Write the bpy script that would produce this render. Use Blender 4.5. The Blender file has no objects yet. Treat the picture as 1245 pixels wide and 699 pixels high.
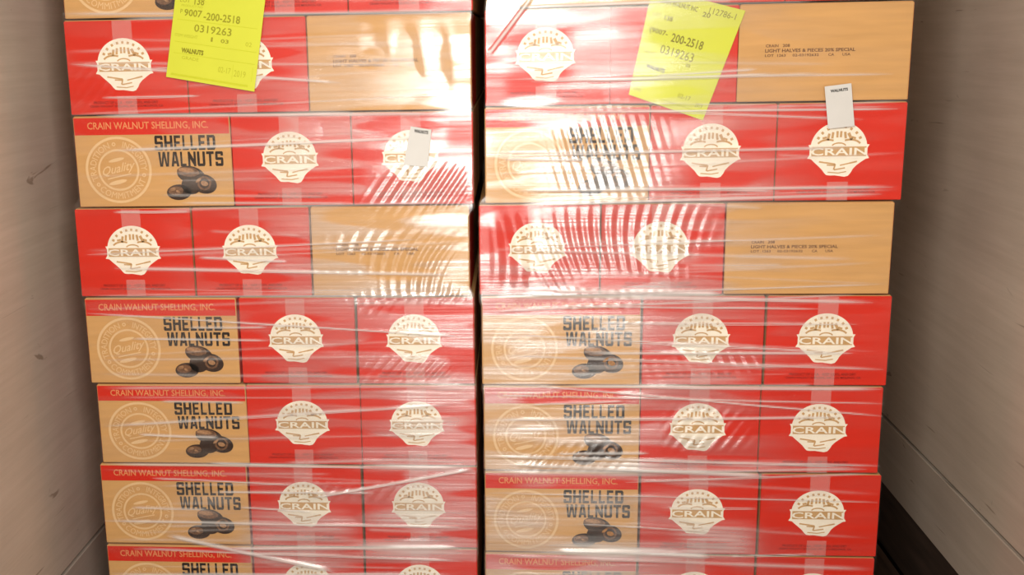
import bpy, bmesh, math, random
import numpy as np
from mathutils import Matrix, Vector

scn = bpy.context.scene
C = scn.collection
random.seed(7)

# ------------------------------------------------------------------ camera
cam_d = bpy.data.cameras.new('camera')
cam = bpy.data.objects.new('camera', cam_d)
C.objects.link(cam)
cam_d.sensor_width = 36.0
cam_d.lens = 36.0 * 1374.5 / 1245.0
cam_d.shift_x = (622.5 - 522.3) / 1245.0
cam_d.clip_start = 0.05
r_ = Vector((0.99720919, 0.07213244, -0.01925454))
u_ = Vector((0.00309000, 0.21780505, 0.97598740))
f_ = Vector((-0.07459408, 0.97332311, -0.21697431))
M = Matrix.Identity(4)
for i in range(3):
    M[i][0] = r_[i]; M[i][1] = u_[i]; M[i][2] = -f_[i]
M[0][3], M[1][3], M[2][3] = 0.0918, -2.8255, 1.7083
cam.matrix_world = M
scn.camera = cam

# ------------------------------------------------------------------ world, light, exposure
world = bpy.data.worlds.new('world'); scn.world = world
world.use_nodes = True
world.node_tree.nodes['Background'].inputs[0].default_value = (0.95, 0.97, 1.0, 1)
world.node_tree.nodes['Background'].inputs[1].default_value = 0.3
# daylight falling in through the open rear doors of the trailer
ld = bpy.data.lights.new('rear_door_daylight', 'AREA')
ld.shape = 'RECTANGLE'; ld.size = 2.1; ld.size_y = 2.5; ld.energy = 140.0
ld.color = (1.0, 0.94, 0.86)
lo = bpy.data.objects.new('rear_door_daylight', ld); C.objects.link(lo)
lo.location = (0.10, -6.4, 1.36)
lo.rotation_euler = (math.radians(90), 0, 0)
# loading lamp hung under the trailer roof (its housing is built with the trailer)
LAMP = Vector((0.05, -2.0, 2.04))
ll = bpy.data.lights.new('loading_lamp_light', 'AREA')
ll.shape = 'RECTANGLE'; ll.size = 0.56; ll.size_y = 0.40; ll.energy = 38.0
ll.color = (1.0, 0.95, 0.88)
llo = bpy.data.objects.new('loading_lamp_light', ll); C.objects.link(llo)
llo.location = LAMP
LAMP_DIR = (Vector((0.0, 0.0, 1.15)) - LAMP).normalized()
llo.rotation_euler = LAMP_DIR.to_track_quat('-Z', 'Z').to_euler()
vs = scn.view_settings
vs.view_transform = 'Standard'; vs.look = 'None'; vs.exposure = -0.12; vs.gamma = 1.0
vs.use_curve_mapping = False

# ------------------------------------------------------------------ helpers
def tag(o, label=None, cat=None, group=None, kind=None):
    if label: o['label'] = label
    if cat: o['category'] = cat
    if group: o['group'] = group
    if kind: o['kind'] = kind
    return o

def link(name, data, parent=None, loc=None):
    o = bpy.data.objects.new(name, data); C.objects.link(o)
    if parent is not None: o.parent = parent
    if loc is not None: o.location = loc
    return o

def mesh_py(name, verts, faces, mat=None, smooth=False):
    me = bpy.data.meshes.new(name)
    me.from_pydata([tuple(v) for v in verts], [], faces)
    if mat is not None: me.materials.append(mat)
    if smooth:
        for p in me.polygons: p.use_smooth = True
    me.update()
    return me

def box_mesh(name, x0, x1, y0, y1, z0, z1, mat, bevel=0.0, seg=2):
    bm = bmesh.new()
    vs_ = [bm.verts.new((x, y, z)) for x in (x0, x1) for y in (y0, y1) for z in (z0, z1)]
    for f in ((0, 1, 3, 2), (4, 6, 7, 5), (0, 4, 5, 1), (2, 3, 7, 6), (0, 2, 6, 4), (1, 5, 7, 3)):
        bm.faces.new([vs_[k] for k in f])
    bmesh.ops.recalc_face_normals(bm, faces=bm.faces)
    if bevel > 0:
        bmesh.ops.bevel(bm, geom=list(bm.edges), offset=bevel, segments=seg, profile=0.5, affect='EDGES')
    me = bpy.data.meshes.new(name); bm.to_mesh(me); bm.free()
    me.materials.append(mat)
    return me

# flat print lies in the XZ plane (u along +x, v along +z) and faces -y
def poly_print(name, polys, mat, y=0.0):
    bm = bmesh.new()
    for pts in polys:
        vv = [bm.verts.new((p[0], y, p[1])) for p in pts]
        f = bm.faces.new(vv)
    bmesh.ops.triangulate(bm, faces=[f for f in bm.faces if len(f.verts) > 4])
    for f in bm.faces:
        f.normal_update()
        if f.normal.y > 0: f.normal_flip()
    me = bpy.data.meshes.new(name); bm.to_mesh(me); bm.free()
    me.materials.append(mat)
    return me

def rect(u0, u1, v0, v1):
    return [(u0, v0), (u1, v0), (u1, v1), (u0, v1)]

def ellipse(cu, cv, ru, rv, n=24, rot=0.0, a0=0.0, a1=2 * math.pi):
    out = []
    for i in range(n):
        a = a0 + (a1 - a0) * i / n
        x, y = ru * math.cos(a), rv * math.sin(a)
        out.append((cu + x * math.cos(rot) - y * math.sin(rot), cv + x * math.sin(rot) + y * math.cos(rot)))
    return out

def ring_polys(cu, cv, r0, r1, n=48, a0=0.0, a1=2 * math.pi):
    out = []
    for i in range(n):
        a = a0 + (a1 - a0) * i / n; b = a0 + (a1 - a0) * (i + 1) / n
        out.append([(cu + r0 * math.cos(a), cv + r0 * math.sin(a)), (cu + r1 * math.cos(a), cv + r1 * math.sin(a)),
                    (cu + r1 * math.cos(b), cv + r1 * math.sin(b)), (cu + r0 * math.cos(b), cv + r0 * math.sin(b))])
    return out

_glyph = {}
def text_polys(s, bold=0.0, shear=0.0, spacing=1.0):
    """Text as triangles in its own plane, bounding box normalised to 0..1 in both directions."""
    key = (s, bold, shear, spacing)
    if key in _glyph: return _glyph[key]
    cu = bpy.data.curves.new('lettering', 'FONT')
    cu.body = s; cu.resolution_u = 2; cu.offset = bold; cu.shear = shear; cu.space_character = spacing
    ob = bpy.data.objects.new('lettering', cu); C.objects.link(ob)
    bpy.context.view_layer.update()
    dg = bpy.context.evaluated_depsgraph_get()
    me = ob.evaluated_get(dg).to_mesh()
    co = np.empty(len(me.vertices) * 3); me.vertices.foreach_get('co', co); co = co.reshape(-1, 3)[:, :2]
    faces = [tuple(p.vertices) for p in me.polygons]
    ob.evaluated_get(dg).to_mesh_clear()
    bpy.data.objects.remove(ob); bpy.data.curves.remove(cu)
    lo_, hi = co.min(0), co.max(0)
    asp = (hi[0] - lo_[0]) / (hi[1] - lo_[1])
    co = (co - lo_) / (hi - lo_)
    _glyph[key] = (co, faces, asp)
    return _glyph[key]

def text_print(name, items, mat, y=0.0):
    """items: (string, u0, u1, v0, v1, bold, fn) with fn an optional warp of (u, v)."""
    V, F = [], []
    for it in items:
        s, u0, u1, v0, v1 = it[:5]
        bold = it[5] if len(it) > 5 else 0.0
        fn = it[6] if len(it) > 6 else None
        sh = it[7] if len(it) > 7 else 0.0
        co, faces, asp = text_polys(s, bold, sh)
        n = len(V)
        for a, b in co:
            u, v = u0 + a * (u1 - u0), v0 + b * (v1 - v0)
            if fn: u, v = fn(u, v)
            V.append((u, y, v))
        F += [tuple(n + k for k in f) for f in faces]
    me = mesh_py(name, V, F, mat)
    bm = bmesh.new(); bm.from_mesh(me)
    for f in bm.faces:
        f.normal_update()
        if f.normal.y > 0: f.normal_flip()
    bm.to_mesh(me); bm.free()
    return me

# ------------------------------------------------------------------ materials
def nodes(name):
    m = bpy.data.materials.new(name); m.use_nodes = True
    nt = m.node_tree
    return m, nt, nt.nodes['Principled BSDF'], nt.nodes['Material Output']

def plain(name, col, rough=0.6, var=0.06, scale=(20, 20, 20), spec=0.3, bump=0.0):
    m, nt, b, out = nodes(name)
    tc = nt.nodes.new('ShaderNodeTexCoord'); mp = nt.nodes.new('ShaderNodeMapping')
    mp.inputs['Scale'].default_value = scale
    nz = nt.nodes.new('ShaderNodeTexNoise'); nz.inputs['Scale'].default_value = 1.0; nz.inputs['Detail'].default_value = 5
    nt.links.new(tc.outputs['Object'], mp.inputs[0]); nt.links.new(mp.outputs[0], nz.inputs['Vector'])
    cr = nt.nodes.new('ShaderNodeValToRGB')
    cr.color_ramp.elements[0].position = 0.3; cr.color_ramp.elements[1].position = 0.7
    cr.color_ramp.elements[0].color = tuple(c * (1 - var) for c in col) + (1,)
    cr.color_ramp.elements[1].color = tuple(min(1, c * (1 + var)) for c in col) + (1,)
    nt.links.new(nz.outputs['Fac'], cr.inputs[0]); nt.links.new(cr.outputs[0], b.inputs['Base Color'])
    b.inputs['Roughness'].default_value = rough
    b.inputs['Specular IOR Level'].default_value = spec
    if bump:
        bp = nt.nodes.new('ShaderNodeBump'); bp.inputs['Strength'].default_value = bump; bp.inputs['Distance'].default_value = 0.002
        nt.links.new(nz.outputs['Fac'], bp.inputs['Height']); nt.links.new(bp.outputs[0], b.inputs['Normal'])
    return m

KRAFT = plain('kraft_board', (0.60, 0.335, 0.125), 0.75, 0.07, (6, 6, 60), 0.15, 0.1)
RED = plain('red_ink', (0.62, 0.020, 0.006), 0.5, 0.06, (5, 5, 30), 0.25)
CREAM = plain('cream_ink', (0.88, 0.81, 0.67), 0.6, 0.04, (40, 40, 40), 0.2)
TAN = plain('tan_ink', (0.55, 0.33, 0.14), 0.6, 0.05, (40, 40, 40), 0.2)
SEAL = plain('pale_seal_ink', (0.74, 0.50, 0.26), 0.65, 0.04, (40, 40, 40), 0.2)
BANDTXT = plain('tan_band_ink', (0.72, 0.26, 0.10), 0.6, 0.05, (40, 40, 40), 0.2)
BLACK = plain('black_ink', (0.022, 0.014, 0.010), 0.6, 0.1, (60, 60, 60), 0.2)
MAROON = plain('maroon_ink', (0.22, 0.010, 0.006), 0.6, 0.2, (90, 90, 90), 0.2)
STAMP = plain('brown_stamp_ink', (0.17, 0.085, 0.045), 0.7, 0.25, (150, 150, 150), 0.1)
NUTD = plain('walnut_dark', (0.035, 0.016, 0.009), 0.6, 0.4, (120, 120, 120), 0.2)
NUTM = plain('walnut_mid', (0.16, 0.075, 0.035), 0.6, 0.4, (140, 140, 140), 0.2)
NUTL = plain('walnut_light', (0.36, 0.19, 0.09), 0.6, 0.35, (140, 140, 140), 0.2)
YELLOW = plain('yellow_paper', (0.60, 0.635, 0.040), 0.55, 0.02, (10, 10, 10), 0.3)
YTXT = plain('olive_print', (0.30, 0.29, 0.015), 0.6, 0.1, (100, 100, 100), 0.2)
YTXTD = plain('dark_olive_print', (0.22, 0.20, 0.010), 0.6, 0.1, (100, 100, 100), 0.2)
YFAINT = plain('faint_olive_print', (0.44, 0.45, 0.02), 0.6, 0.05, (100, 100, 100), 0.2)
YRULE = plain('pale_olive_rule', (0.53, 0.56, 0.025), 0.6, 0.03, (100, 100, 100), 0.2)
PAPER = plain('white_label_paper', (0.62, 0.61, 0.58), 0.55, 0.02, (20, 20, 20), 0.3)
GREYTXT = plain('charcoal_print', (0.05, 0.045, 0.04), 0.6, 0.1, (100, 100, 100), 0.2)
FAINT = plain('faint_grey_print', (0.62, 0.60, 0.57), 0.6, 0.1, (100, 100, 100), 0.2)
WOOD = plain('pallet_wood', (0.36, 0.24, 0.14), 0.8, 0.25, (40, 3, 40), 0.15, 0.3)
PLANK = plain('dark_floor_wood', (0.060, 0.036, 0.024), 0.7, 0.45, (60, 2, 60), 0.2, 0.4)
KICK = plain('dark_kick_steel', (0.055, 0.036, 0.026), 0.65, 0.4, (3, 3, 40), 0.3, 0.2)
CEIL = plain('ceiling_panel', (0.62, 0.60, 0.56), 0.6, 0.04, (2, 2, 2), 0.3)
BACKING = plain('dark_backing', (0.012, 0.009, 0.007), 0.9, 0.2, (5, 5, 5), 0.1)

def tape_mat():
    m, nt, b, out = nodes('clear_tape')
    b.inputs['Base Color'].default_value = (0.95, 0.86, 0.80, 1); b.inputs['Roughness'].default_value = 0.28
    tr = nt.nodes.new('ShaderNodeBsdfTransparent'); mx = nt.nodes.new('ShaderNodeMixShader')
    mx.inputs[0].default_value = 0.17
    nt.links.new(tr.outputs[0], mx.inputs[1]); nt.links.new(b.outputs[0], mx.inputs[2])
    nt.links.new(mx.outputs[0], out.inputs[0])
    return m
TAPE = tape_mat()

def wall_mat(name, col):
    m, nt, b, out = nodes(name)
    tc = nt.nodes.new('ShaderNodeTexCoord')
    def noise(scale, detail, rough=0.55, dist=0.0):
        mp = nt.nodes.new('ShaderNodeMapping'); mp.inputs['Scale'].default_value = scale
        n = nt.nodes.new('ShaderNodeTexNoise'); n.inputs['Scale'].default_value = 1; n.inputs['Detail'].default_value = detail
        n.inputs['Roughness'].default_value = rough; n.inputs['Distortion'].default_value = dist
        nt.links.new(tc.outputs['Object'], mp.inputs[0]); nt.links.new(mp.outputs[0], n.inputs['Vector'])
        return n
    def ramp(n, p0, c0, p1, c1):
        r = nt.nodes.new('ShaderNodeValToRGB')
        r.color_ramp.elements[0].position = p0; r.color_ramp.elements[0].color = c0
        r.color_ramp.elements[1].position = p1; r.color_ramp.elements[1].color = c1
        nt.links.new(n.outputs['Fac'], r.inputs[0]); return r
    def mul(a, bb, fac=1.0):
        x = nt.nodes.new('ShaderNodeMix'); x.data_type = 'RGBA'; x.blend_type = 'MULTIPLY'
        x.inputs['Factor'].default_value = fac
        nt.links.new(a, x.inputs[6]); nt.links.new(bb, x.inputs[7]); return x.outputs[2]
    big = ramp(noise((1.2, 1.2, 2.5), 4), 0.3, tuple(c * 0.86 for c in col) + (1,), 0.72, tuple(c * 1.08 for c in col) + (1,))
    grain = ramp(noise((8, 2.0, 45), 6, 0.7), 0.3, (0.88, 0.87, 0.85, 1), 0.65, (1, 1, 1, 1))
    scuff = ramp(noise((9, 5.0, 16), 3, 0.5, 1.5), 0.245, (0.42, 0.36, 0.30, 1), 0.30, (1, 1, 1, 1))
    scr = ramp(noise((30, 3.0, 55), 2, 0.4, 0.6), 0.225, (0.5, 0.45, 0.4, 1), 0.27, (1, 1, 1, 1))
    c = mul(mul(mul(big.outputs[0], grain.outputs[0]), scuff.outputs[0], 0.7), scr.outputs[0], 0.8)
    nt.links.new(c, b.inputs['Base Color'])
    b.inputs['Roughness'].default_value = 0.55; b.inputs['Specular IOR Level'].default_value = 0.25
    bp = nt.nodes.new('ShaderNodeBump'); bp.inputs['Strength'].default_value = 0.15; bp.inputs['Distance'].default_value = 0.004
    nt.links.new(noise((4, 4, 10), 5).outputs['Fac'], bp.inputs['Height']); nt.links.new(bp.outputs[0], b.inputs['Normal'])
    return m
LINER = wall_mat('wall_liner', (0.61, 0.525, 0.435))
SCUFF = wall_mat('scuffed_band', (0.53, 0.455, 0.38))

def film_mat():
    m = bpy.data.materials.new('stretch_film'); m.use_nodes = True
    nt = m.node_tree; nt.nodes.clear()
    N = nt.nodes.new; lk = nt.links.new
    out = N('ShaderNodeOutputMaterial')
    tc = N('ShaderNodeTexCoord'); mp = N('ShaderNodeMapping'); mp.inputs['Scale'].default_value = (2.2, 2.2, 120)
    mp.inputs['Rotation'].default_value = (0, math.radians(1.5), 0)
    nz = N('ShaderNodeTexNoise'); nz.inputs['Scale'].default_value = 1; nz.inputs['Detail'].default_value = 4
    lk(tc.outputs['Object'], mp.inputs[0]); lk(mp.outputs[0], nz.inputs['Vector'])
    bp = N('ShaderNodeBump'); bp.inputs['Strength'].default_value = 0.55; bp.inputs['Distance'].default_value = 0.0016
    lk(nz.outputs['Fac'], bp.inputs['Height'])
    at = N('ShaderNodeAttribute'); at.attribute_name = 'loose_glare'     # 0 = clings, 1 = stands free; also carries glare strength painted by area
    am = N('ShaderNodeAttribute'); am.attribute_name = 'milky_glare'     # bunched, overlapping film, and white painted in for glare
    g1 = N('ShaderNodeBsdfAnisotropic'); g1.inputs['Roughness'].default_value = 0.180; g1.inputs['Anisotropy'].default_value = 0.70; g1.inputs['Color'].default_value = (1, 1, 1, 1)
    g2 = N('ShaderNodeBsdfAnisotropic'); g2.inputs['Roughness'].default_value = 0.50; g2.inputs['Anisotropy'].default_value = 0.25; g2.inputs['Color'].default_value = (1, 1, 1, 1)
    tg = N('ShaderNodeTangent'); tg.direction_type = 'UV_MAP'; tg.uv_map = 'UVMap'
    lk(tg.outputs[0], g1.inputs['Tangent']); lk(tg.outputs[0], g2.inputs['Tangent'])
    lk(bp.outputs[0], g1.inputs['Normal']); lk(bp.outputs[0], g2.inputs['Normal'])
    gm = N('ShaderNodeMixShader'); gm.inputs[0].default_value = 0.30
    lk(g1.outputs[0], gm.inputs[1]); lk(g2.outputs[0], gm.inputs[2])
    tr = N('ShaderNodeBsdfTransparent'); tr.inputs[0].default_value = (0.985, 0.985, 0.985, 1)
    # streaks of looser film
    mp2 = N('ShaderNodeMapping'); mp2.inputs['Scale'].default_value = (1.6, 1.6, 34)
    nz2 = N('ShaderNodeTexNoise'); nz2.inputs['Scale'].default_value = 1; nz2.inputs['Detail'].default_value = 5
    lk(tc.outputs['Object'], mp2.inputs[0]); lk(mp2.outputs[0], nz2.inputs['Vector'])
    rg = N('ShaderNodeMapRange'); rg.inputs[1].default_value = 0.36; rg.inputs[2].default_value = 0.68
    rg.inputs[3].default_value = 0.45; rg.inputs[4].default_value = 1.0
    lk(nz2.outputs['Fac'], rg.inputs[0])
    ml = N('ShaderNodeMath'); ml.operation = 'MULTIPLY'; lk(at.outputs['Fac'], ml.inputs[0]); lk(rg.outputs[0], ml.inputs[1])
    k = N('ShaderNodeMath'); k.operation = 'MULTIPLY_ADD'; k.inputs[1].default_value = 0.33; k.inputs[2].default_value = 0.008
    lk(ml.outputs[0], k.inputs[0])
    mx = N('ShaderNodeMixShader'); lk(k.outputs[0], mx.inputs[0]); lk(tr.outputs[0], mx.inputs[1]); lk(gm.outputs[0], mx.inputs[2])
    df = N('ShaderNodeBsdfDiffuse'); df.inputs[0].default_value = (0.9, 0.88, 0.86, 1)
    mk = N('ShaderNodeMath'); mk.operation = 'MULTIPLY_ADD'; mk.inputs[1].default_value = 0.62
    lk(am.outputs['Fac'], mk.inputs[0])
    hz = N('ShaderNodeMath'); hz.operation = 'MULTIPLY'; hz.inputs[1].default_value = 0.035; lk(ml.outputs[0], hz.inputs[0])
    lk(hz.outputs[0], mk.inputs[2])
    mx2 = N('ShaderNodeMixShader'); lk(mk.outputs[0], mx2.inputs[0]); lk(mx.outputs[0], mx2.inputs[1]); lk(df.outputs[0], mx2.inputs[2])
    lk(mx2.outputs[0], out.inputs[0])
    return m
FILM = film_mat()

def crease_mat():
    m, nt, b, out = nodes('bunched_film')
    b.inputs['Base Color'].default_value = (0.9, 0.88, 0.86, 1); b.inputs['Roughness'].default_value = 0.22
    b.inputs['Specular IOR Level'].default_value = 0.7
    tr = nt.nodes.new('ShaderNodeBsdfTransparent'); mx = nt.nodes.new('ShaderNodeMixShader')
    mx.inputs[0].default_value = 0.52
    nt.links.new(tr.outputs[0], mx.inputs[1]); nt.links.new(b.outputs[0], mx.inputs[2])
    nt.links.new(mx.outputs[0], out.inputs[0])
    return m
CREASE = crease_mat()

# ------------------------------------------------------------------ the trailer
Y0, Y1 = -6.3, 1.42
WL, WR, HT = -1.180, 1.321, 2.72
SEAM_L, SEAM_R, BAND_R = 0.245, 0.440, 0.218

# floor of dark hardwood planks
fl = link('floor', box_mesh('floor', WL - 0.08, WR + 0.08, Y0, Y1 + 0.06, -0.08, -0.03, BACKING))
tag(fl, 'dark wooden trailer floor beneath the pallets', kind='structure')
n_pl = 16
pw = (WR - WL) / n_pl
plank = box_mesh('plank', 0.0, pw - 0.004, Y0, Y1, -0.03, 0.0, PLANK, 0.002, 1)
for i in range(n_pl):
    link('plank', plank, fl, (WL + i * pw + 0.002, 0, 0))

def side_wall(name, x, sgn, seam, band, label):
    w = link(name, box_mesh(name, min(x + sgn * 0.02, x + sgn * 0.06), max(x + sgn * 0.02, x + sgn * 0.06), Y0, Y1 + 0.06, -0.03, HT, BACKING))
    tag(w, label, kind='structure')
    a, b2 = sorted((x, x + sgn * 0.02))
    # upper liner: long panels with butt joints
    link('liner_panel', box_mesh('liner_panel', a, b2, Y0, Y1, seam + 0.006, HT, LINER, 0.0015, 1), w)
    link('scuff_band', box_mesh('scuff_band', a, b2, Y0, Y1, band, seam - 0.006, SCUFF, 0.002, 1), w)
    a2, b3 = sorted((x + sgn * 0.010, x + sgn * 0.02))
    link('kick_plate', box_mesh('kick_plate', a2, b3, Y0, Y1, 0.0, band, KICK), w)
    return w
side_wall('wall_left', WL, -1, SEAM_L, 0.06, 'scuffed beige trailer side wall left of the pallets')
side_wall('wall_right', WR, 1, SEAM_R, BAND_R, 'scuffed grey-beige trailer side wall right of the pallets')
wb = link('wall_back', box_mesh('wall_back', WL - 0.06, WR + 0.06, Y1, Y1 + 0.05, -0.03, HT, LINER))
tag(wb, 'front bulkhead of the trailer behind the pallets', kind='structure')
ce = link('ceiling', box_mesh('ceiling', WL - 0.06, WR + 0.06, Y0, Y1 + 0.05, HT, HT + 0.05, CEIL))
tag(ce, 'pale trailer roof above the pallets', kind='structure')

# housing of the loading lamp
STEEL = plain('grey_steel', (0.30, 0.30, 0.31), 0.4, 0.1, (30, 30, 30), 0.5)
lamp = link('loading_lamp', None, None, (LAMP.x, LAMP.y, HT))
tag(lamp, 'wide grey loading lamp hung under the trailer roof', 'lamp')
hs = link('lamp_housing', box_mesh('lamp_housing', -0.31, 0.31, -0.22, 0.22, 0.012, 0.07, STEEL, 0.01, 2), lamp, (0, 0, LAMP.z - HT))
hs.rotation_euler = LAMP_DIR.to_track_quat('-Z', 'Z').to_euler()
for sx in (-0.24, 0.24):
    link('hanger', box_mesh('hanger', sx - 0.012, sx + 0.012, -0.07, -0.04, LAMP.z - HT + 0.02, 0.0, STEEL, 0.002, 1), lamp)

# ------------------------------------------------------------------ carton artwork (shared meshes)
CL, CW, CH = 0.4055, 0.3045, 0.2335         # length, width, height of a carton
YP = -0.0006                                  # print lies this far in front of the board
def body_mesh(name, w, d, red=False):
    """Carton with soft edges, faintly bulging faces and flap seams on the top."""
    bm = bmesh.new()
    vs_ = [bm.verts.new((x, y, z)) for x in (0, w) for y in (0, d) for z in (0, CH)]
    for f in ((0, 1, 3, 2), (4, 6, 7, 5), (0, 4, 5, 1), (2, 3, 7, 6), (0, 2, 6, 4), (1, 5, 7, 3)):
        bm.faces.new([vs_[k] for k in f])
    bmesh.ops.recalc_face_normals(bm, faces=bm.faces)
    bmesh.ops.bevel(bm, geom=list(bm.edges), offset=0.0030, segments=2, profile=0.5, affect='EDGES')
    me = bpy.data.meshes.new(name); bm.to_mesh(me); bm.free()
    me.materials.append(KRAFT)
    if red:
        me.materials.append(RED)
        for p in me.polygons:
            if p.normal.y < -0.3: p.material_index = 1
    return me
B_LONG = body_mesh('carton_board', CL, CW)
B_END = body_mesh('carton_board', CW, CL, True)
B_BACK_L = body_mesh('carton', CL, CW); B_BACK_E = body_mesh('carton', CW, CL)
FLAP_L = box_mesh('flap', 0.003, CL - 0.003, 0.003, CW / 2 - 0.001, CH, CH + 0.0015, KRAFT)
FLAP_E = box_mesh('flap', 0.003, CW / 2 - 0.001, 0.003, CL - 0.003, CH, CH + 0.0015, KRAFT)
in_ = 0.0023
END_RED = poly_print('red_print', [rect(in_, CW - in_, in_, CH - in_)], RED, YP)
BAND = poly_print('red_band', [rect(in_, CL - in_, 0.187, CH - in_)], RED, YP)
SIDE_RED = mesh_py('red_print', [(0, in_, in_), (0, CW - in_, in_), (0, CW - in_, CH - in_), (0, in_, CH - in_)], [(0, 1, 2, 3)], RED)

# seal-shaped emblem on the carton ends: traced outline in units of the emblem, centre (0,0)
def logo_pt(x, y):
    s = 0.000281
    return (0.1475 + (x - 322) * s, 0.124 - (y - 325) * s)
def logo_outline():
    pts = []
    for k in range(0, 25):
        a = math.radians(172 - k * (164 / 24.0))
        pts.append((322 + 240 * math.cos(a), 315 - 224 * math.sin(a)))
    right = [(582, 286), (566, 312), (566, 372), (584, 402), (556, 408), (520, 432), (480, 462), (452, 492), (436, 524), (414, 552), (384, 561),
             (345, 555), (300, 548), (258, 549), (228, 545), (210, 528), (188, 498), (150, 462), (116, 432), (92, 408), (58, 402), (76, 372), (76, 312), (64, 286)]
    return [logo_pt(*p) for p in pts + right]
_lo = logo_outline(); _lc = logo_pt(322, 340)
LOGO = poly_print('emblem', [[_lc, _lo[i], _lo[(i + 1) % len(_lo)]] for i in range(len(_lo))], CREAM, 2 * YP)
def stroke(p, q, w):
    dx, dy = q[0] - p[0], q[1] - p[1]; l = math.hypot(dx, dy) or 1
    w *= 1.25
    nx, ny = -dy / l * w / 2, dx / l * w / 2
    return [(p[0] + nx, p[1] + ny), (q[0] + nx, q[1] + ny), (q[0] - nx, q[1] - ny), (p[0] - nx, p[1] - ny)]
def arc_strokes(cx, cy, rx, ry, a0, a1, n, w):
    P = [(cx + rx * math.cos(math.radians(a0 + (a1 - a0) * i / n)), cy - ry * math.sin(math.radians(a0 + (a1 - a0) * i / n))) for i in range(n + 1)]
    return [stroke(P[i], P[i + 1], w) for i in range(n)]
det = [[(92, 302), (556, 302), (556, 384), (92, 384)]]
for a in (152, 136, 119, 104, 90, 76, 61, 44, 28):             # short marks arched under the rim
    c, s_ = math.cos(math.radians(a)), math.sin(math.radians(a))
    det.append(stroke((322 + 188 * c, 315 - 176 * s_), (322 + 212 * c, 315 - 198 * s_), 17))
for x0, y0, x1, y1, w in ((236, 190, 226, 246, 17), (268, 178, 262, 232, 16), (304, 170, 304, 224, 15), (336, 170, 334, 222, 15), (368, 176, 376, 232, 16),
                          (398, 186, 428, 244, 20), (180, 230, 216, 222, 14), (428, 220, 462, 232, 14)):
    det.append(stroke((x0, y0), (x1, y1), w))
det += arc_strokes(230, 300, 96, 58, 155, 62, 6, 13) + arc_strokes(414, 300, 96, 58, 118, 25, 6, 13)
det += arc_strokes(322, 300, 60, 30, 165, 15, 6, 9)
det += [stroke((160, 430), (300, 452), 11), stroke((228, 458), (292, 462), 9), stroke((300, 452), (288, 500), 11), stroke((292, 500), (384, 484), 9),
        stroke((340, 462), (420, 444), 9), stroke((420, 444), (482, 430), 11), stroke((238, 520), (330, 528), 7), stroke((330, 528), (396, 516), 7)]
LOGO_DET = poly_print('emblem_lines', [[logo_pt(*p) for p in q] for q in det], TAN, 3 * YP)
a_, b_ = logo_pt(86, 376), logo_pt(562, 312)
cw5 = (b_[0] - a_[0])
LOGO_TXT = text_print('emblem_lettering', [('CRAIN', a_[0], b_[0], a_[1], b_[1], 0.018)], CREAM, 4 * YP)
END_TXT = text_print('maroon_lettering', [
    ('PRODUCT OF U.S.A. - KEEP COOL AND DRY', 0.062, 0.228, 0.0265, 0.0335, 0.02),
    ('CRAIN WALNUT SHELLING, INC. LOS MOLINOS, CA', 0.052, 0.240, 0.0170, 0.0240, 0.02)], MAROON, 2 * YP)
TAPE_TOP = poly_print('tape', [rect(0.124, 0.174, CH - 0.060, CH - 0.0005)], TAPE, 5 * YP)
TAPE_LOW = poly_print('tape', [rect(0.124, 0.174, 0.0005, 0.046)], TAPE, 5 * YP)

# printed long side
BAND_TXT = text_print('band_lettering', [('CRAIN WALNUT SHELLING, INC.', 0.037, 0.350, 0.1985, 0.2200, 0.014)], BANDTXT, 2 * YP)
SC, SR = (0.110, 0.0965), 0.0865
seal_polys = ring_polys(SC[0], SC[1], SR * 0.925, SR) + ring_polys(SC[0], SC[1], SR * 0.565, SR * 0.625)
SEAL_RING = poly_print('seal_ring', seal_polys, SEAL, YP)
def bend(r_mid, a_mid, inward):
    # text laid along a circle; u is arc length from the middle, v the offset from the mid radius
    def fn(u, v):
        a = a_mid - u / r_mid if not inward else a_mid + u / r_mid
        r = r_mid + v if not inward else r_mid - v
        return (SC[0] + r * math.cos(a), SC[1] + r * math.sin(a))
    return fn
rm = SR * 0.775
hh = SR * 0.095
def arcw(deg): return rm * math.radians(deg) / 2
SEAL_TXT = text_print('seal_lettering', [
    ('TRADITION', -arcw(96), arcw(96), -hh, hh, 0.0, bend(rm, math.radians(156), False)),
    ('INTEGRITY', -arcw(78), arcw(78), -hh, hh, 0.0, bend(rm, math.radians(38), False)),
    ('COMMITMENT', -arcw(116), arcw(116), -hh, hh, 0.0, bend(rm, math.radians(-79), True)),
], SEAL, YP)
def tilt(u, v, k=0.22):
    return (u, v + (u - SC[0]) * k)
SEAL_MARKS = []
for a in (97, -12, 214):
    cx_, cy_ = SC[0] + rm * math.cos(math.radians(a)), SC[1] + rm * math.sin(math.radians(a))
    SEAL_MARKS.append(poly_print('seal_mark', ring_polys(cx_, cy_, 0.0026, 0.0052, 8), SEAL, YP))
for pts in (rect(SC[0] - 0.030, SC[0] + 0.032, SC[1] - 0.0185, SC[1] - 0.0155), ellipse(SC[0] - 0.004, SC[1] - 0.031, 0.024, 0.0055, 16),
            ellipse(SC[0] - 0.004, SC[1] + 0.027, 0.021, 0.0045, 16)):
    SEAL_MARKS.append(poly_print('seal_mark', [[tilt(*p) for p in pts]], SEAL, YP))
SEAL_SCRIPT = text_print('seal_script', [('Quality', SC[0] - 0.042, SC[0] + 0.044, SC[1] - 0.0135, SC[1] + 0.0165, 0.010, tilt, 0.3)], SEAL, 2 * YP)
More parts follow.
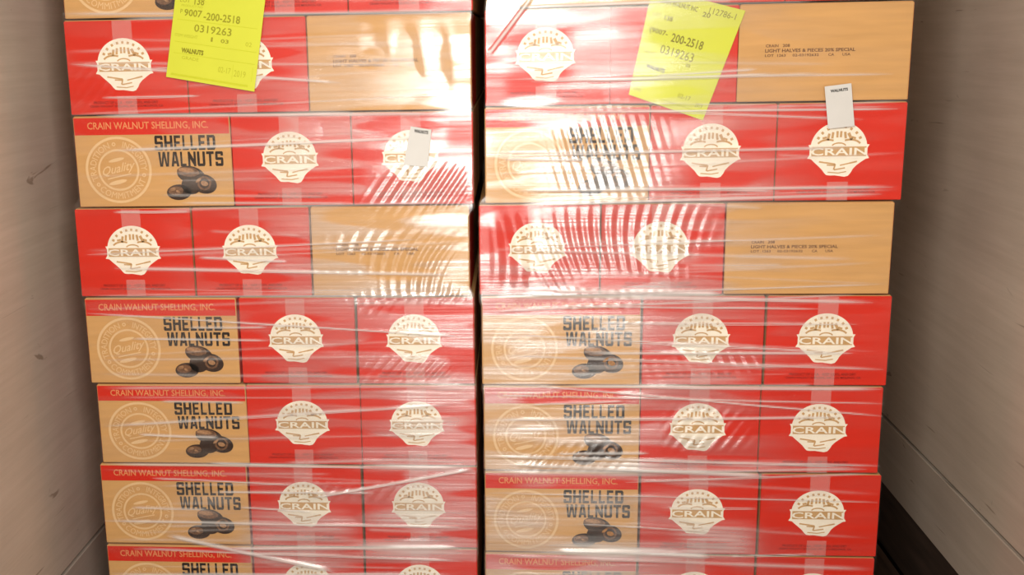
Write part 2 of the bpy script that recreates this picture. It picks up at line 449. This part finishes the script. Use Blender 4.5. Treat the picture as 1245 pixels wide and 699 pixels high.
def block(ch):
    """Bold condensed capitals as disjoint quads in a unit box; T is the stem width, B the bar height."""
    T, B = 0.31, 0.185
    R = lambda x0, x1, y0, y1: [(x0, y0), (x1, y0), (x1, y1), (x0, y1)]
    if ch == 'S':
        m = 0.5; h = B / 2
        return [[(0.0, 0.08), (0.1, 0), (0.9, 0), (1, 0.1), (1, B), (0, B)], R(1 - T, 1, B, m - h), R(0, T, B, 0.30), [(0, m + h), (0, m - h + 0.08), (0.08, m - h), (1, m - h), (1, m + h - 0.08), (0.92, m + h)],
                R(0, T, m + h, 1 - B), R(1 - T, 1, 0.70, 1 - B), [(0, 1 - B), (1, 1 - B), (1, 0.92), (0.9, 1), (0.1, 1), (0, 0.9)]]
    if ch == 'H': return [R(0, T, 0, 1), R(1 - T, 1, 0, 1), R(T, 1 - T, 0.5 - B / 2, 0.5 + B / 2)]
    if ch == 'E': return [R(0, T, 0, 1), R(T, 0.92, 0, B), R(T, 0.82, 0.5 - B / 2, 0.5 + B / 2), R(T, 0.92, 1 - B, 1)]
    if ch == 'L': return [R(0, T, 0, 1), R(T, 0.92, 0, B)]
    if ch == 'D': return [R(0, T, 0, 1), [(T, 0), (0.85, 0), (1, 0.12), (1, B), (T, B)], R(1 - T, 1, B, 1 - B), [(T, 1 - B), (1, 1 - B), (1, 0.88), (0.85, 1), (T, 1)]]
    if ch == 'U': return [R(0, T, B, 1), R(1 - T, 1, B, 1), [(0, 0.12), (0.12, 0), (0.88, 0), (1, 0.12), (1, B), (0, B)]]
    if ch == 'T': return [R(0, 1, 1 - B, 1), R(0.5 - T / 2, 0.5 + T / 2, 0, 1 - B)]
    if ch == 'N': return [R(0, T * 0.9, 0, 1), R(1 - T * 0.9, 1, 0, 1), [(T * 0.9, 0.95), (T * 0.9, 0.50), (1 - T * 0.9, 0.05), (1 - T * 0.9, 0.50)]]
    if ch == 'A': return [[(0, 0), (0.30, 0), (0.5, 0.80), (0.5, 1), (0.28, 1)], [(0.70, 0), (1, 0), (0.72, 1), (0.5, 1), (0.5, 0.80)], [(0.350, 0.20), (0.650, 0.20), (0.60, 0.38), (0.40, 0.38)]]
    if ch == 'W':
        return [[(0, 1), (0.12, 0), (0.245, 0), (0.245, 0.20), (0.20, 1)], [(0.245, 0), (0.37, 0), (0.5, 0.62), (0.5, 1), (0.40, 1), (0.245, 0.20)], [(0.63, 0), (0.755, 0), (0.755, 0.20), (0.60, 1), (0.5, 1), (0.5, 0.62)], [(0.755, 0), (0.88, 0), (1, 1), (0.80, 1), (0.755, 0.20)]]
    return []
def block_line(s_, u0, u1, v0, v1):
    wd = {'W': 1.45, 'E': 0.85, 'L': 0.80, 'T': 0.95}
    tot = sum(wd.get(c, 1.0) for c in s_) + 0.17 * (len(s_) - 1)
    k = (u1 - u0) / tot; x = u0; out = []
    for c in s_:
        w = wd.get(c, 1.0) * k
        out += [[(x + p[0] * w, v0 + p[1] * (v1 - v0)) for p in q] for q in block(c)]
        x += w + 0.17 * k
    return out
SHELLED = poly_print('black_lettering', block_line('SHELLED', 0.209, 0.366, 0.1460, 0.1840), BLACK, YP)
WALNUTS = poly_print('black_lettering', block_line('WALNUTS', 0.216, 0.384, 0.1040, 0.1420), BLACK, YP)
# walnut picture: three nuts, each a dark shape with lighter tones on top
def dodge(polys, y, name, mat):
    me = None
    V, F = [], []
    for i, pts in enumerate(polys):
        n = len(V)
        V += [(p[0], y - 0.00015 * i, p[1]) for p in pts]; F.append(tuple(range(n, n + len(pts))))
    me = mesh_py(name, V, F, mat)
    bm = bmesh.new(); bm.from_mesh(me)
    for f in bm.faces:
        f.normal_update()
        if f.normal.y > 0: f.normal_flip()
    bm.to_mesh(me); bm.free()
    return me
NUTS = []
for i, (base, mids, lights) in enumerate((
        ([ellipse(0.298, 0.056, 0.027, 0.025, 18, 0.2), ellipse(0.298, 0.082, 0.037, 0.0225, 22, -0.25)], [ellipse(0.291, 0.090, 0.029, 0.0125, 20, -0.12)], [ellipse(0.287, 0.0945, 0.021, 0.0065, 16, -0.12)]),
        ([ellipse(0.331, 0.058, 0.033, 0.0250, 22, -0.25)], ring_polys(0.332, 0.060, 0.0130, 0.0185, 20), [ellipse(0.333, 0.060, 0.0100, 0.0065, 14, -0.3), ellipse(0.318, 0.069, 0.010, 0.0035, 12, 0.7)]),
        ([ellipse(0.264, 0.037, 0.032, 0.0205, 22, 0.05)], [ellipse(0.256, 0.041, 0.020, 0.0115, 20, 0.05)], [ellipse(0.249, 0.0455, 0.008, 0.004, 14, 0.2), ellipse(0.262, 0.039, 0.006, 0.003, 14, -0.4)]))):
    y0_ = YP * (1 + 3 * (2 - i) * 0.0 + (i != 1) * 0.0) - 0.0006 * (i == 1)
    NUTS.append((dodge(base, y0_, 'walnut', NUTD), dodge(mids, y0_ - 0.0006, 'walnut_shell', NUTM), dodge(lights, y0_ - 0.0018 - 0.00015 * len(mids), 'walnut_kernel', NUTL)))

# kraft long side with a stamped text
STAMPED = text_print('stamped_lettering', [
    ('CRAIN', 0.064, 0.094, 0.1315, 0.1385, 0.02), ('208', 0.104, 0.121, 0.1315, 0.1390, 0.025),
    ('LIGHT HALVES & PIECES 20% SPECIAL', 0.063, 0.275, 0.1190, 0.1275, 0.025),
    ('LOT  1263', 0.063, 0.112, 0.1085, 0.1150, 0.02), ('02-03192632', 0.128, 0.190, 0.1085, 0.1150, 0.02),
    ('CA', 0.212, 0.226, 0.1085, 0.1150, 0.02), ('USA', 0.245, 0.264, 0.1085, 0.1150, 0.02)], STAMP, YP)

def parts(kind):
    if kind == 'printed':
        return [('carton_board', B_LONG), ('flap', FLAP_L), ('red_band', BAND), ('band_lettering', BAND_TXT), ('seal_ring', SEAL_RING), ('seal_lettering', SEAL_TXT),
                ('seal_script', SEAL_SCRIPT), ('black_lettering', SHELLED), ('black_lettering', WALNUTS)] + [('seal_mark', m_) for m_ in SEAL_MARKS]
    if kind == 'end':
        return [('carton_board', B_END), ('flap', FLAP_E), ('red_print', END_RED), ('emblem', LOGO), ('maroon_lettering', END_TXT), ('tape', TAPE_TOP), ('tape', TAPE_LOW)]
    return [('carton_board', B_LONG), ('flap', FLAP_L), ('stamped_lettering', STAMPED)]

def carton(kind, x, z, dy, rz, label, group):
    e = link('carton', None, None, (x, dy, z))
    e.rotation_euler = (0, 0, rz)
    e.empty_display_size = 0.05
    tag(e, label, 'carton', group)
    for nm_, me in parts(kind):
        o = link(nm_, me, e)
        if nm_ == 'flap':
            o2 = link('flap', me, e)
            if kind == 'end': o2.location.x = CW / 2 - 0.002
            else: o2.location.y = CW / 2 - 0.002
        if nm_ == 'black_lettering' and me is WALNUTS:
            for nd_, nm2, nl_ in NUTS:
                w_ = link('walnut', nd_, e); link('walnut_shell', nm2, w_); link('walnut_kernel', nl_, w_)
        if nm_ == 'emblem':
            link('emblem_lines', LOGO_DET, o); link('emblem_lettering', LOGO_TXT, o)
    if kind != 'end':
        w = CL
        a = link('red_print', SIDE_RED, e, (w + 0.0004, 0, 0))
        b = link('red_print', SIDE_RED, e, (-0.0004, 0, 0))
    return e

# ------------------------------------------------------------------ the two loads
TOPS = {'left': [2.000, 1.763, 1.5255, 1.289, 1.052, 0.8145, 0.588, 0.3515],
        'right': [2.004, 1.768, 1.5325, 1.290, 1.0535, 0.8140, 0.577, 0.3440]}
XL = {'left': [-1.024, -1.029, -1.028, -1.044, -1.038, -1.026, -1.036, -1.036],
      'right': [0.026, 0.022, 0.020, 0.003, 0.008, 0.011, 0.012, 0.011]}
TOT = {'left': [1.018, 1.018, 1.019, 1.023, 1.027, 1.017, 1.027, 1.026], 'right': [1.016, 1.016, 1.018, 1.021, 1.026, 1.018, 1.027, 1.026]}
PAT = {'left': 'ABABAAAA', 'right': 'ABABAAAA'}
LAYER = ['cropped top layer', 'first full layer', 'second full layer', 'third full layer', 'fourth full layer', 'fifth full layer', 'sixth full layer', 'cropped bottom layer']
rng = random.Random(3)
for side in ('left', 'right'):
    for r in range(8):
        zt = TOPS[side][r]
        z = (TOPS[side][r + 1] + 0.0045) if r < 7 else zt - CH - 0.0015
        sz = (zt - z) / (CH + 0.0015)
        gap = (TOT[side][r] - CL - 2 * CW) / 2
        seq = ['printed', 'end', 'end'] if PAT[side][r] == 'A' else ['end', 'end', 'plain']
        x = XL[side][r]
        for i, k in enumerate(seq):
            pos = ('left', 'middle', 'right')[i]
            head = {'printed': 'kraft carton side with red band and walnut print', 'end': '%s red carton end with cream emblem' % pos, 'plain': 'plain kraft carton side with brown stamp'}[k]
            lab = '%s, %s pallet, %s' % (head, side, LAYER[r])
            e = carton(k, x, z, rng.uniform(0.0, 0.004), rng.uniform(-0.0015, 0.0015), lab, 'walnut cartons stacked on the %s pallet' % side)
            e.scale.z = sz
            # the rest of the load behind this carton
            w_, d_ = (CL, CW) if k != 'end' else (CW, CL)
            for j in range(1, 4 if k != 'end' else 3):
                o = link('carton', B_BACK_L if k != 'end' else B_BACK_E, None, (x, 0.004 + j * (d_ + 0.0015), z)); o.scale.z = sz
                tag(o, 'kraft carton hidden behind the front row of the %s pallet' % side, 'carton', 'cartons behind the front row of the %s pallet' % side)
            x += (CL if k != 'end' else CW) + gap

# wooden pallets under the loads
deck = box_mesh('deck_board', 0, 1.016, 0, 0.10, 0.0, 0.016, WOOD, 0.0015, 1)
stringer = box_mesh('stringer', 0, 0.038, 0, 1.20, 0, 0.080, WOOD, 0.0015, 1)
for side, x0 in (('left', -1.034), ('right', 0.014)):
    zb = TOPS[side][7] - CH - 0.0015
    sc = (zb - 0.0305) / 0.080
    e = link('wooden_pallet', None, None, (x0, 0.01, 0))
    tag(e, 'wooden pallet carrying the %s stack of walnut cartons' % side, 'pallet', 'wooden pallets')
    for i in range(7): link('deck_board', deck, e, (0, i * 0.1833, zb - 0.0163))
    for i in range(3): link('bottom_board', deck, e, (0, i * 0.55, 0.0))
    for i in range(3):
        o = link('stringer', stringer, e, (i * 0.489, 0, 0.016)); o.scale.z = (zb - 0.0163 - 0.016) / 0.080

# ------------------------------------------------------------------ stretch film
def sstep(a, b, x):
    t = np.clip((x - a) / (b - a), 0, 1); return t * t * (3 - 2 * t)

def nfield(X, Z, seed, lx, lz, n=18):
    rs = np.random.RandomState(seed); a = np.zeros_like(X)
    for _ in range(n):
        a += np.sin(X * 2 * math.pi / lx * rs.uniform(-1, 1) + Z * 2 * math.pi / lz * rs.uniform(-1, 1) + rs.uniform(0, 6.28))
    return a / math.sqrt(n)

def blob(X, Z, xc, zc, wx, wz, p=6):
    return np.exp(-np.abs((X - xc) / wx) ** p - np.abs((Z - zc) / wz) ** p)

def film(side, ripples, creases, glare_gathers, bulges, loose_glare_fn, seed):
    rs = np.random.RandomState(seed)
    x0, x1 = min(XL[side]), max(a + b for a, b in zip(XL[side], TOT[side]))
    z0, z1 = 0.08, 2.02
    nx, nz = 230, 640
    zs = np.linspace(z0, z1, nz)
    # left and right borders follow the layers
    def border(vals, out_):
        v = np.full(nz, vals[7])
        for r in range(6, -1, -1):
            t_ = TOPS[side][r + 1]
            if (vals[r] - vals[r + 1]) * out_ > 0: v = v + (vals[r] - vals[r + 1]) * sstep(t_ - 0.030, t_ - 0.004, zs)
            else: v = v + (vals[r] - vals[r + 1]) * sstep(t_ + 0.004, t_ + 0.030, zs)
        return v
    bl = border([a - 0.0026 for a in XL[side]], -1); br = border([a + b + 0.0026 for a, b in zip(XL[side], TOT[side])], 1)
    sl = np.linspace(0, 1, nx)
    sl[1], sl[2], sl[3] = 0.0012, 0.0025, 0.0065
    sl[-2], sl[-3], sl[-4] = 1 - 0.0012, 1 - 0.0025, 1 - 0.0065
    S, Z = np.meshgrid(sl, zs)
    X = bl[:, None] + S * (br - bl)[:, None]
    h = np.zeros_like(X); milky_glare = np.zeros_like(X)
    # slow undulation of the film
    for _ in range(26):
        kx = rs.uniform(-1, 1) * 2 * math.pi / 0.30; kz = rs.uniform(-1, 1) * 2 * math.pi / 0.09
        kk = math.hypot(kx, kz)
        h += rs.uniform(0.2, 1.0) * 0.026 / max(kk, 12) * np.sin(kx * X + kz * Z + rs.uniform(0, 6.28)) * 0.5
    # trains of parallel ripples where the film is pulled sideways
    for (xc, zc, wx, wz, lam, slant, curve, slope) in ripples:
        dx, dz = X - xc, Z - zc
        env = np.exp(-(dx / wx) ** 4) * np.exp(-(dz / wz) ** 4)
        ph = (dx + slant * dz + curve * dx * dz + 1.2 * curve * dz * dz) * 2 * math.pi / lam
        h += env * slope * lam / (2 * math.pi) * np.sin(ph)
    # taut creases running around the load
    for (xa, za, xb, zb, w, amp) in creases:
        t = (X - xa) / (xb - xa)
        zl = za + (zb - za) * t
        env = sstep(-0.02, 0.10, t) * sstep(1.02, 0.90, t)
        g = np.exp(-((Z - zl) / w) ** 2) * env
        h += amp * g; milky_glare = np.maximum(milky_glare, g * min(1.0, amp / 0.0022))
    for (xc, zc, wx, wz, amp) in glare_gathers:      # bunched film, and white streaks painted in as glare
        stk = 0.5 + 0.5 * np.clip(nfield(X + 3 * (Z - zc), Z, int(1000 * zc), 0.30, 0.011) * 0.9, -1, 1)
        g = blob(X, Z, xc, zc, wx, wz, 4)
        milky_glare = np.maximum(milky_glare, amp * g * (0.25 + 0.75 * stk)); h += 0.0011 * g * stk
    for (xc, zc, wx, wz, up) in bulges:        # film passing over a slip
        h += up * blob(X, Z, xc, zc, wx, wz, 4)
    # snug over the edges of the load
    edge = sstep(0, 0.0023, X - bl[:, None]) * sstep(0, 0.0023, br[:, None] - X)
    Y = -0.0045 - h * edge + (1 - edge) * 0.006
    Y = np.minimum(Y, -0.0040 * edge + 0.010 * (1 - edge))
    loose_glare = np.clip(loose_glare_fn(X, Z), 0, 1)
    co = np.stack([X, Y, Z], -1).reshape(-1, 3)
    # sides run back along the load
    me = bpy.data.meshes.new('front_film')
    n = nx * nz
    idx = np.arange(n).reshape(nz, nx)
    q = np.stack([idx[:-1, :-1], idx[:-1, 1:], idx[1:, 1:], idx[1:, :-1]], -1).reshape(-1, 4)
    me.vertices.add(n); me.vertices.foreach_set('co', co.ravel().astype(np.float32))
    me.loops.add(q.size); me.loops.foreach_set('vertex_index', q.ravel().astype(np.int32))
    me.polygons.add(len(q))
    me.polygons.foreach_set('loop_start', np.arange(0, q.size, 4, dtype=np.int32))
    me.polygons.foreach_set('use_smooth', np.ones(len(q), dtype=bool))
    me.update(calc_edges=True)
    for nm_, arr in (('loose_glare', loose_glare), ('milky_glare', milky_glare)):
        a = me.attributes.new(nm_, 'FLOAT', 'POINT'); a.data.foreach_set('value', arr.ravel().astype(np.float32))
    uv = me.uv_layers.new(name='UVMap')
    uvc = np.stack([(X - x0) / 2.0, (Z - z0) / 2.0], -1).reshape(-1, 2)[q.ravel()]
    uv.data.foreach_set('uv', uvc.ravel().astype(np.float32))
    me.materials.append(FILM)
    e = link('stretch_wrap', None, None, ((x0 + x1) / 2, 0, z0))
    tag(e, 'clear wrinkled stretch film around the %s pallet of cartons' % side, 'stretch film', 'stretch film around the pallets')
    o = link('front_film', me, e); o.location = (-(x0 + x1) / 2, 0, -z0)
    # the film on the flanks
    for bb in (bl, br):
        V, F = [], []
        for j in range(0, nz, 4):
            V += [(bb[j], 0.010, zs[j]), (bb[j], 1.23, zs[j])]
            if j: F.append((len(V) - 4, len(V) - 3, len(V) - 1, len(V) - 2))
        s = link('side_film', mesh_py('side_film', V, F, FILM, True), e); s.location = (-(x0 + x1) / 2, 0, -z0)
    # bunched strands
    V, F = [], []
    for (xa, za, xb, zb, w, amp) in creases:
        if amp < 0.0012: continue
        rad = 0.00035 + 0.16 * amp * rs.uniform(0.6, 1.2)
        segs = 10
        b0 = len(V)
        sag = rs.uniform(-0.004, 0.004)
        for k in range(segs + 1):
            t = k / segs
            rr = rad * (0.25 + 0.75 * math.sin(math.pi * min(max(t, 0.02), 0.98)))
            px, pz = xa + (xb - xa) * t, za + (zb - za) * t + sag * math.sin(math.pi * t)
            for a in (90, 210, 330):
                V.append((px, -0.0068 - amp + rr * math.cos(math.radians(a)), pz + rr * math.sin(math.radians(a))))
        for k in range(segs):
            for j in range(3):
                p, q2 = b0 + 3 * k + j, b0 + 3 * k + (j + 1) % 3
                F.append((p, q2, q2 + 3, p + 3))
    c = link('film_creases', mesh_py('film_creases', V, F, CREASE, True), e)
    c.location = (-(x0 + x1) / 2, 0, -z0)
    c['kind'] = 'stuff'
    return e

def make_creases(seed, x0, x1, n, zlist):
    r = random.Random(seed)
    out = []
    for i in range(n):
        z = r.uniform(0.24, 1.95)
        ln = r.choice((0.25, 0.45, 0.7, 1.04, 1.04)) * r.uniform(0.8, 1.0)
        xa = x0 + r.uniform(0, max(0.001, (x1 - x0) - ln)); xb = min(xa + ln, x1)
        sl = r.gauss(0, 0.035)
        out.append((xa, z, xb, z + sl * (xb - xa), r.uniform(0.0015, 0.004), r.choice((0.0005, 0.0007, 0.0009, 0.0013, 0.0018))))
    for z in zlist:   # film bunches along the joints between layers
        for j in range(1):
            zz = z + r.uniform(-0.012, 0.012)
            out.append((x0 + r.uniform(0, 0.2), zz, x1 - r.uniform(0, 0.05), zz + r.uniform(-0.025, 0.025), r.uniform(0.002, 0.005), r.uniform(0.001, 0.0022)))
    return out

def patches(X, Z, seed):
    # the film either clings to the board or stands off it, with fairly sharp borders
    n = nfield(X, Z, seed, 0.34, 0.085) + 0.6 * nfield(X, Z, seed + 50, 0.9, 0.035)
    return 0.20 + 0.80 * sstep(-0.55, 0.25, n)
def loose_glare_left(X, Z):
    a = patches(X, Z, 5) * (0.24 + 0.76 * sstep(-0.90, -0.25, X))
    a *= 1 - 0.85 * blob(X, Z, -0.93, 1.19, 0.14, 0.11)
    a *= 1 - 0.85 * blob(X, Z, -0.5, 1.305, 0.40, 0.018)
    a *= 1 - 0.80 * blob(X, Z, -0.03, 1.47, 0.05, 0.035)
    a = np.maximum(a, 0.95 * blob(X, Z, -0.15, 1.65, 0.10, 0.10))
    a = np.maximum(a, 0.95 * blob(X, Z, -0.15, 1.35, 0.13, 0.06))
    a = np.maximum(a, 0.9 * blob(X, Z, -0.50, 0.36, 0.16, 0.09))
    return a * (1 - 0.40 * sstep(1.45, 1.75, Z))  # painted fade with height, holds back glare on the upper layers
def loose_glare_right(X, Z):  # film contact, with glare painted down over the print and up beside it
    a = patches(X, Z, 9) * (1 - 0.86 * sstep(0.52, 0.90, X))
    a *= 1 - 0.9 * blob(X, Z, 0.12, 1.585, 0.05, 0.025)
    a *= 1 - 0.9 * blob(X, Z, 0.09, 1.26, 0.05, 0.03)
    a = np.maximum(a, 0.95 * blob(X, Z, 0.32, 1.66, 0.10, 0.09))
    a *= 1 - 0.68 * blob(X, Z, 0.16, 1.65, 0.080, 0.075)
    a *= 1 - 0.60 * blob(X, Z, 0.115, 1.41, 0.090, 0.095)
    a *= 1 - 0.7 * blob(X, Z, 0.10, 1.19, 0.05, 0.05)
    a = np.maximum(a, 1.0 * blob(X, Z, 0.33, 1.27, 0.20, 0.19))
    return a * (1 - 0.50 * sstep(1.42, 1.65, Z))  # upper layers get less glare by this painted fade

# (x, z, half width, half height, wavelength, slant, curve, slope)
RIP_L = [(-0.145, 1.34, 0.15, 0.060, 0.027, -0.7, 0.0, 0.26),
         (-0.20, 1.13, 0.20, 0.085, 0.029, -0.25, -2.0, 0.26),
         (-0.16, 1.035, 0.14, 0.028, 0.029, -0.8, 0.0, 0.26),
         (-0.17, 0.86, 0.14, 0.03, 0.030, -0.9, 0.0, 0.22),
         (-0.30, 0.53, 0.20, 0.03, 0.034, -0.9, 0.0, 0.15),
         (-0.95, 1.60, 0.07, 0.06, 0.030, -0.9, 0.0, 0.25),
         (-0.15, 1.66, 0.12, 0.08, 0.080, 0.1, 0.0, 0.08)]
RIP_R = [(0.31, 1.42, 0.13, 0.10, 0.024, 0.3, 0.0, 0.25),
         (0.36, 1.175, 0.20, 0.105, 0.027, 0.15, -1.2, 0.30),
         (0.32, 0.95, 0.13, 0.11, 0.033, 0.45, 0.0, 0.28),
         (0.24, 0.62, 0.12, 0.035, 0.031, -0.8, 0.0, 0.26),
         (0.60, 0.70, 0.10, 0.05, 0.031, -0.7, 0.0, 0.18),
         (0.62, 0.88, 0.10, 0.03, 0.029, 0.5, 0.0, 0.20),
         (0.09, 1.17, 0.06, 0.10, 0.060, 0.1, 1.0, 0.20)]
GATHER_GLARE_L = [(-0.50, 0.375, 0.15, 0.085, 0.55), (-0.20, 0.355, 0.17, 0.022, 0.75), (-0.16, 0.592, 0.14, 0.016, 0.85), (-0.14, 0.82, 0.12, 0.030, 0.5), (-0.16, 0.44, 0.14, 0.03, 0.5),  # bunched film low down, other patches are painted white glare
            (-0.22, 1.048, 0.16, 0.018, 0.4), (-0.75, 0.47, 0.10, 0.04, 0.35), (-0.12, 0.72, 0.10, 0.02, 0.5)]
GATHER_GLARE_R = [(0.30, 0.592, 0.20, 0.024, 0.85), (0.36, 0.352, 0.20, 0.028, 0.95), (0.30, 1.064, 0.20, 0.020, 0.8), (0.20, 0.47, 0.16, 0.05, 0.45), (0.60, 0.60, 0.22, 0.018, 0.6),  # white bands painted in for glare, mostly on the lower layers
            (0.62, 0.39, 0.10, 0.05, 0.6), (0.22, 0.70, 0.15, 0.04, 0.35), (0.35, 1.53, 0.16, 0.018, 0.6), (0.55, 0.83, 0.14, 0.025, 0.5), (0.30, 0.30, 0.25, 0.04, 0.4), (0.50, 0.50, 0.10, 0.03, 0.35)]
FOLD_L = [(-0.86, 0.385, -0.40, 0.285, 0.006, 0.0030), (-0.70, 0.35, -0.05, 0.36, 0.005, 0.0026), (-0.45, 0.50, -0.02, 0.585, 0.004, 0.0024)]
FOLD_R = [(0.03, 1.66, 0.14, 1.80, 0.006, 0.0022), (0.20, 0.355, 0.62, 0.345, 0.007, 0.0032), (0.10, 0.60, 0.75, 0.575, 0.006, 0.0030), (0.18, 1.07, 0.62, 1.06, 0.006, 0.0028)]
film('left', RIP_L, make_creases(11, -1.03, -0.02, 64, TOPS['left'][1:]) + FOLD_L, GATHER_GLARE_L, [], loose_glare_left, 21)
film('right', RIP_R, make_creases(12, 0.02, 1.03, 70, TOPS['right'][1:]) + FOLD_R, GATHER_GLARE_R, [(0.51, 1.655, 0.18, 0.18, 0.0045)], loose_glare_right, 22)

# ------------------------------------------------------------------ paper tags
def slip(name, corners, y, mat, prints, label, cat, curl=0.004):
    """Paper sheet from four corners (tl, tr, br, bl) in x,z; prints are placed in its own unit square."""
    tl, tr, br, bl = [Vector((c[0], 0, c[1])) for c in corners]
    cen = (tl + tr + br + bl) / 4
    e = link(name, None, None, (cen.x, y, cen.z))
    tag(e, label, cat)
    def at(s, t, off=0.0):
        p = (tl * (1 - s) + tr * s) * t + (bl * (1 - s) + br * s) * (1 - t)
        q = p - cen
        q.y = -curl * (abs(t - 0.5) * 2) ** 3 * 0.6 - off
        return q
    n = 8
    V, F = [], []
    for off in (0.0002, -0.0002):
        for j in range(n + 1):
            for i in range(n + 1): V.append(at(i / n, j / n, off))
    N1 = (n + 1) ** 2
    for j in range(n):
        for i in range(n):
            a = j * (n + 1) + i
            F.append((a, a + 1, a + n + 2, a + n + 1)); F.append((N1 + a, N1 + a + n + 1, N1 + a + n + 2, N1 + a + 1))
    ring = [i for i in range(n + 1)] + [j * (n + 1) + n for j in range(1, n + 1)] + [n * (n + 1) + i for i in range(n - 1, -1, -1)] + [j * (n + 1) for j in range(n - 1, 0, -1)]
    for k in range(len(ring)):
        a, b = ring[k], ring[(k + 1) % len(ring)]
        F.append((a, N1 + a, N1 + b, b))
    link('paper', mesh_py('paper', V, F, mat, False), e)
    for nm_, items, m in prints:
        for it in items:
            V, F = [], []
            s, u0, u1, v0, v1 = it[:5]; bold = it[5] if len(it) > 5 else 0.0
            if s is None:
                co, faces = [(0, 0), (1, 0), (1, 1), (0, 1)], [(0, 1, 2, 3)]
            else:
                co, faces, _ = text_polys(s, bold)
            b0 = len(V)
            V += [at(u0 + a * (u1 - u0), v0 + b * (v1 - v0), 0.0007) for a, b in co]
            F += [tuple(b0 + k for k in f) for f in faces]
            link('ruled_line' if s is None else nm_, mesh_py(nm_, V, F, YRULE if s is None else m), e)
    return e

# left slip (its upper end is above the frame)
slip('shipping_slip', [(-0.709, 1.957), (-0.489, 1.938), (-0.551, 1.582), (-0.772, 1.622)], -0.0125, YELLOW, [
    ('slip_lettering', [('LOT', 0.06, 0.17, 0.545, 0.570), ('138', 0.22, 0.33, 0.535, 0.590, 0.02),
                        ('P', 0.075, 0.10, 0.465, 0.495), ('9007', 0.12, 0.32, 0.450, 0.500, 0.02), ('-200-2518', 0.34, 0.75, 0.438, 0.492, 0.02),
                        ('0319263', 0.25, 0.67, 0.348, 0.402, 0.01), ('1', 0.45, 0.47, 0.295, 0.325), ('03', 0.56, 0.65, 0.295, 0.322, 0.02)], YTXT),
    ('dark_slip_lettering', [('WALNUTS', 0.135, 0.385, 0.190, 0.226, 0.05)], YTXTD),
    ('faint_slip_lettering', [('PRODUCT NO', 0.08, 0.32, 0.515, 0.530), ('ITEM WEIGHT', 0.045, 0.30, 0.300, 0.322), ('GRADE', 0.15, 0.34, 0.145, 0.168),
                              ('02', 0.84, 0.91, 0.295, 0.325), ('02-17', 0.57, 0.71, 0.092, 0.132), ('2019', 0.75, 0.88, 0.080, 0.125),
                              (None, 0.05, 0.95, 0.420, 0.424), (None, 0.05, 0.97, 0.262, 0.266), (None, 0.05, 0.97, 0.180, 0.184), (None, 0.05, 0.92, 0.022, 0.036),
                              (None, 0.73, 0.735, 0.06, 0.16), (None, 0.95, 0.955, 0.06, 0.16)], YFAINT)],
     'yellow shipping slip hanging upright over the top left red cartons', 'paper slip')
slip('shipping_slip', [(0.424, 1.812), (0.644, 1.753), (0.552, 1.495), (0.372, 1.560)], -0.0032, YELLOW, [
    ('slip_lettering', [('CRAIN WALNUT INC', 0.10, 0.52, 0.885, 0.930, 0.02), ('112786-1', 0.64, 0.93, 0.90, 0.955), ('20', 0.585, 0.67, 0.86, 0.905, 0.02),
                        ('LOT', 0.06, 0.15, 0.76, 0.79), ('138', 0.20, 0.29, 0.745, 0.79, 0.02),
                        ('(9007-', 0.07, 0.28, 0.595, 0.655, 0.02), ('200-2518', 0.33, 0.70, 0.575, 0.655, 0.02), ('0319263', 0.245, 0.64, 0.45, 0.53), ('03', 0.58, 0.63, 0.40, 0.43, 0.02)], YTXTD),
    ('dark_slip_lettering', [('WALNUTS', 0.13, 0.36, 0.285, 0.325, 0.05)], GREYTXT),
    ('faint_slip_lettering', [('WEIGHT', 0.06, 0.2, 0.42, 0.44), ('02-17', 0.60, 0.76, 0.12, 0.16), ('2019', 0.84, 0.93, 0.09, 0.13), (None, 0.05, 0.97, 0.52, 0.523),
                              (None, 0.42, 0.97, 0.05, 0.065), ('LINE', 0.04, 0.14, 0.06, 0.09)], YTXT)],
     'yellow shipping slip tilted over the top right cartons', 'paper slip', 0.0004)
slip('white_label', [(-0.163, 1.491), (-0.111, 1.482), (-0.123, 1.390), (-0.183, 1.395)], -0.0118, PAPER, [
    ('label_lettering', [('WALNUTS', 0.20, 0.86, 0.86, 0.95, 0.05)], GREYTXT),
    ('faint_label_lettering', [('20 LB NET', 0.25, 0.75, 0.72, 0.77)], FAINT)],
     'small white label on the wrinkled film of the left pallet', 'label', 0.001)
slip('white_label', [(0.836, 1.572), (0.898, 1.579), (0.912, 1.477), (0.850, 1.471)], -0.0118, PAPER, [
    ('label_lettering', [('WALNUTS', 0.20, 0.86, 0.84, 0.91, 0.05)], GREYTXT),
    ('faint_label_lettering', [('20 LB NET', 0.25, 0.75, 0.70, 0.75)], FAINT)],
     'small white label above the right red emblem on the right pallet', 'label', 0.001)
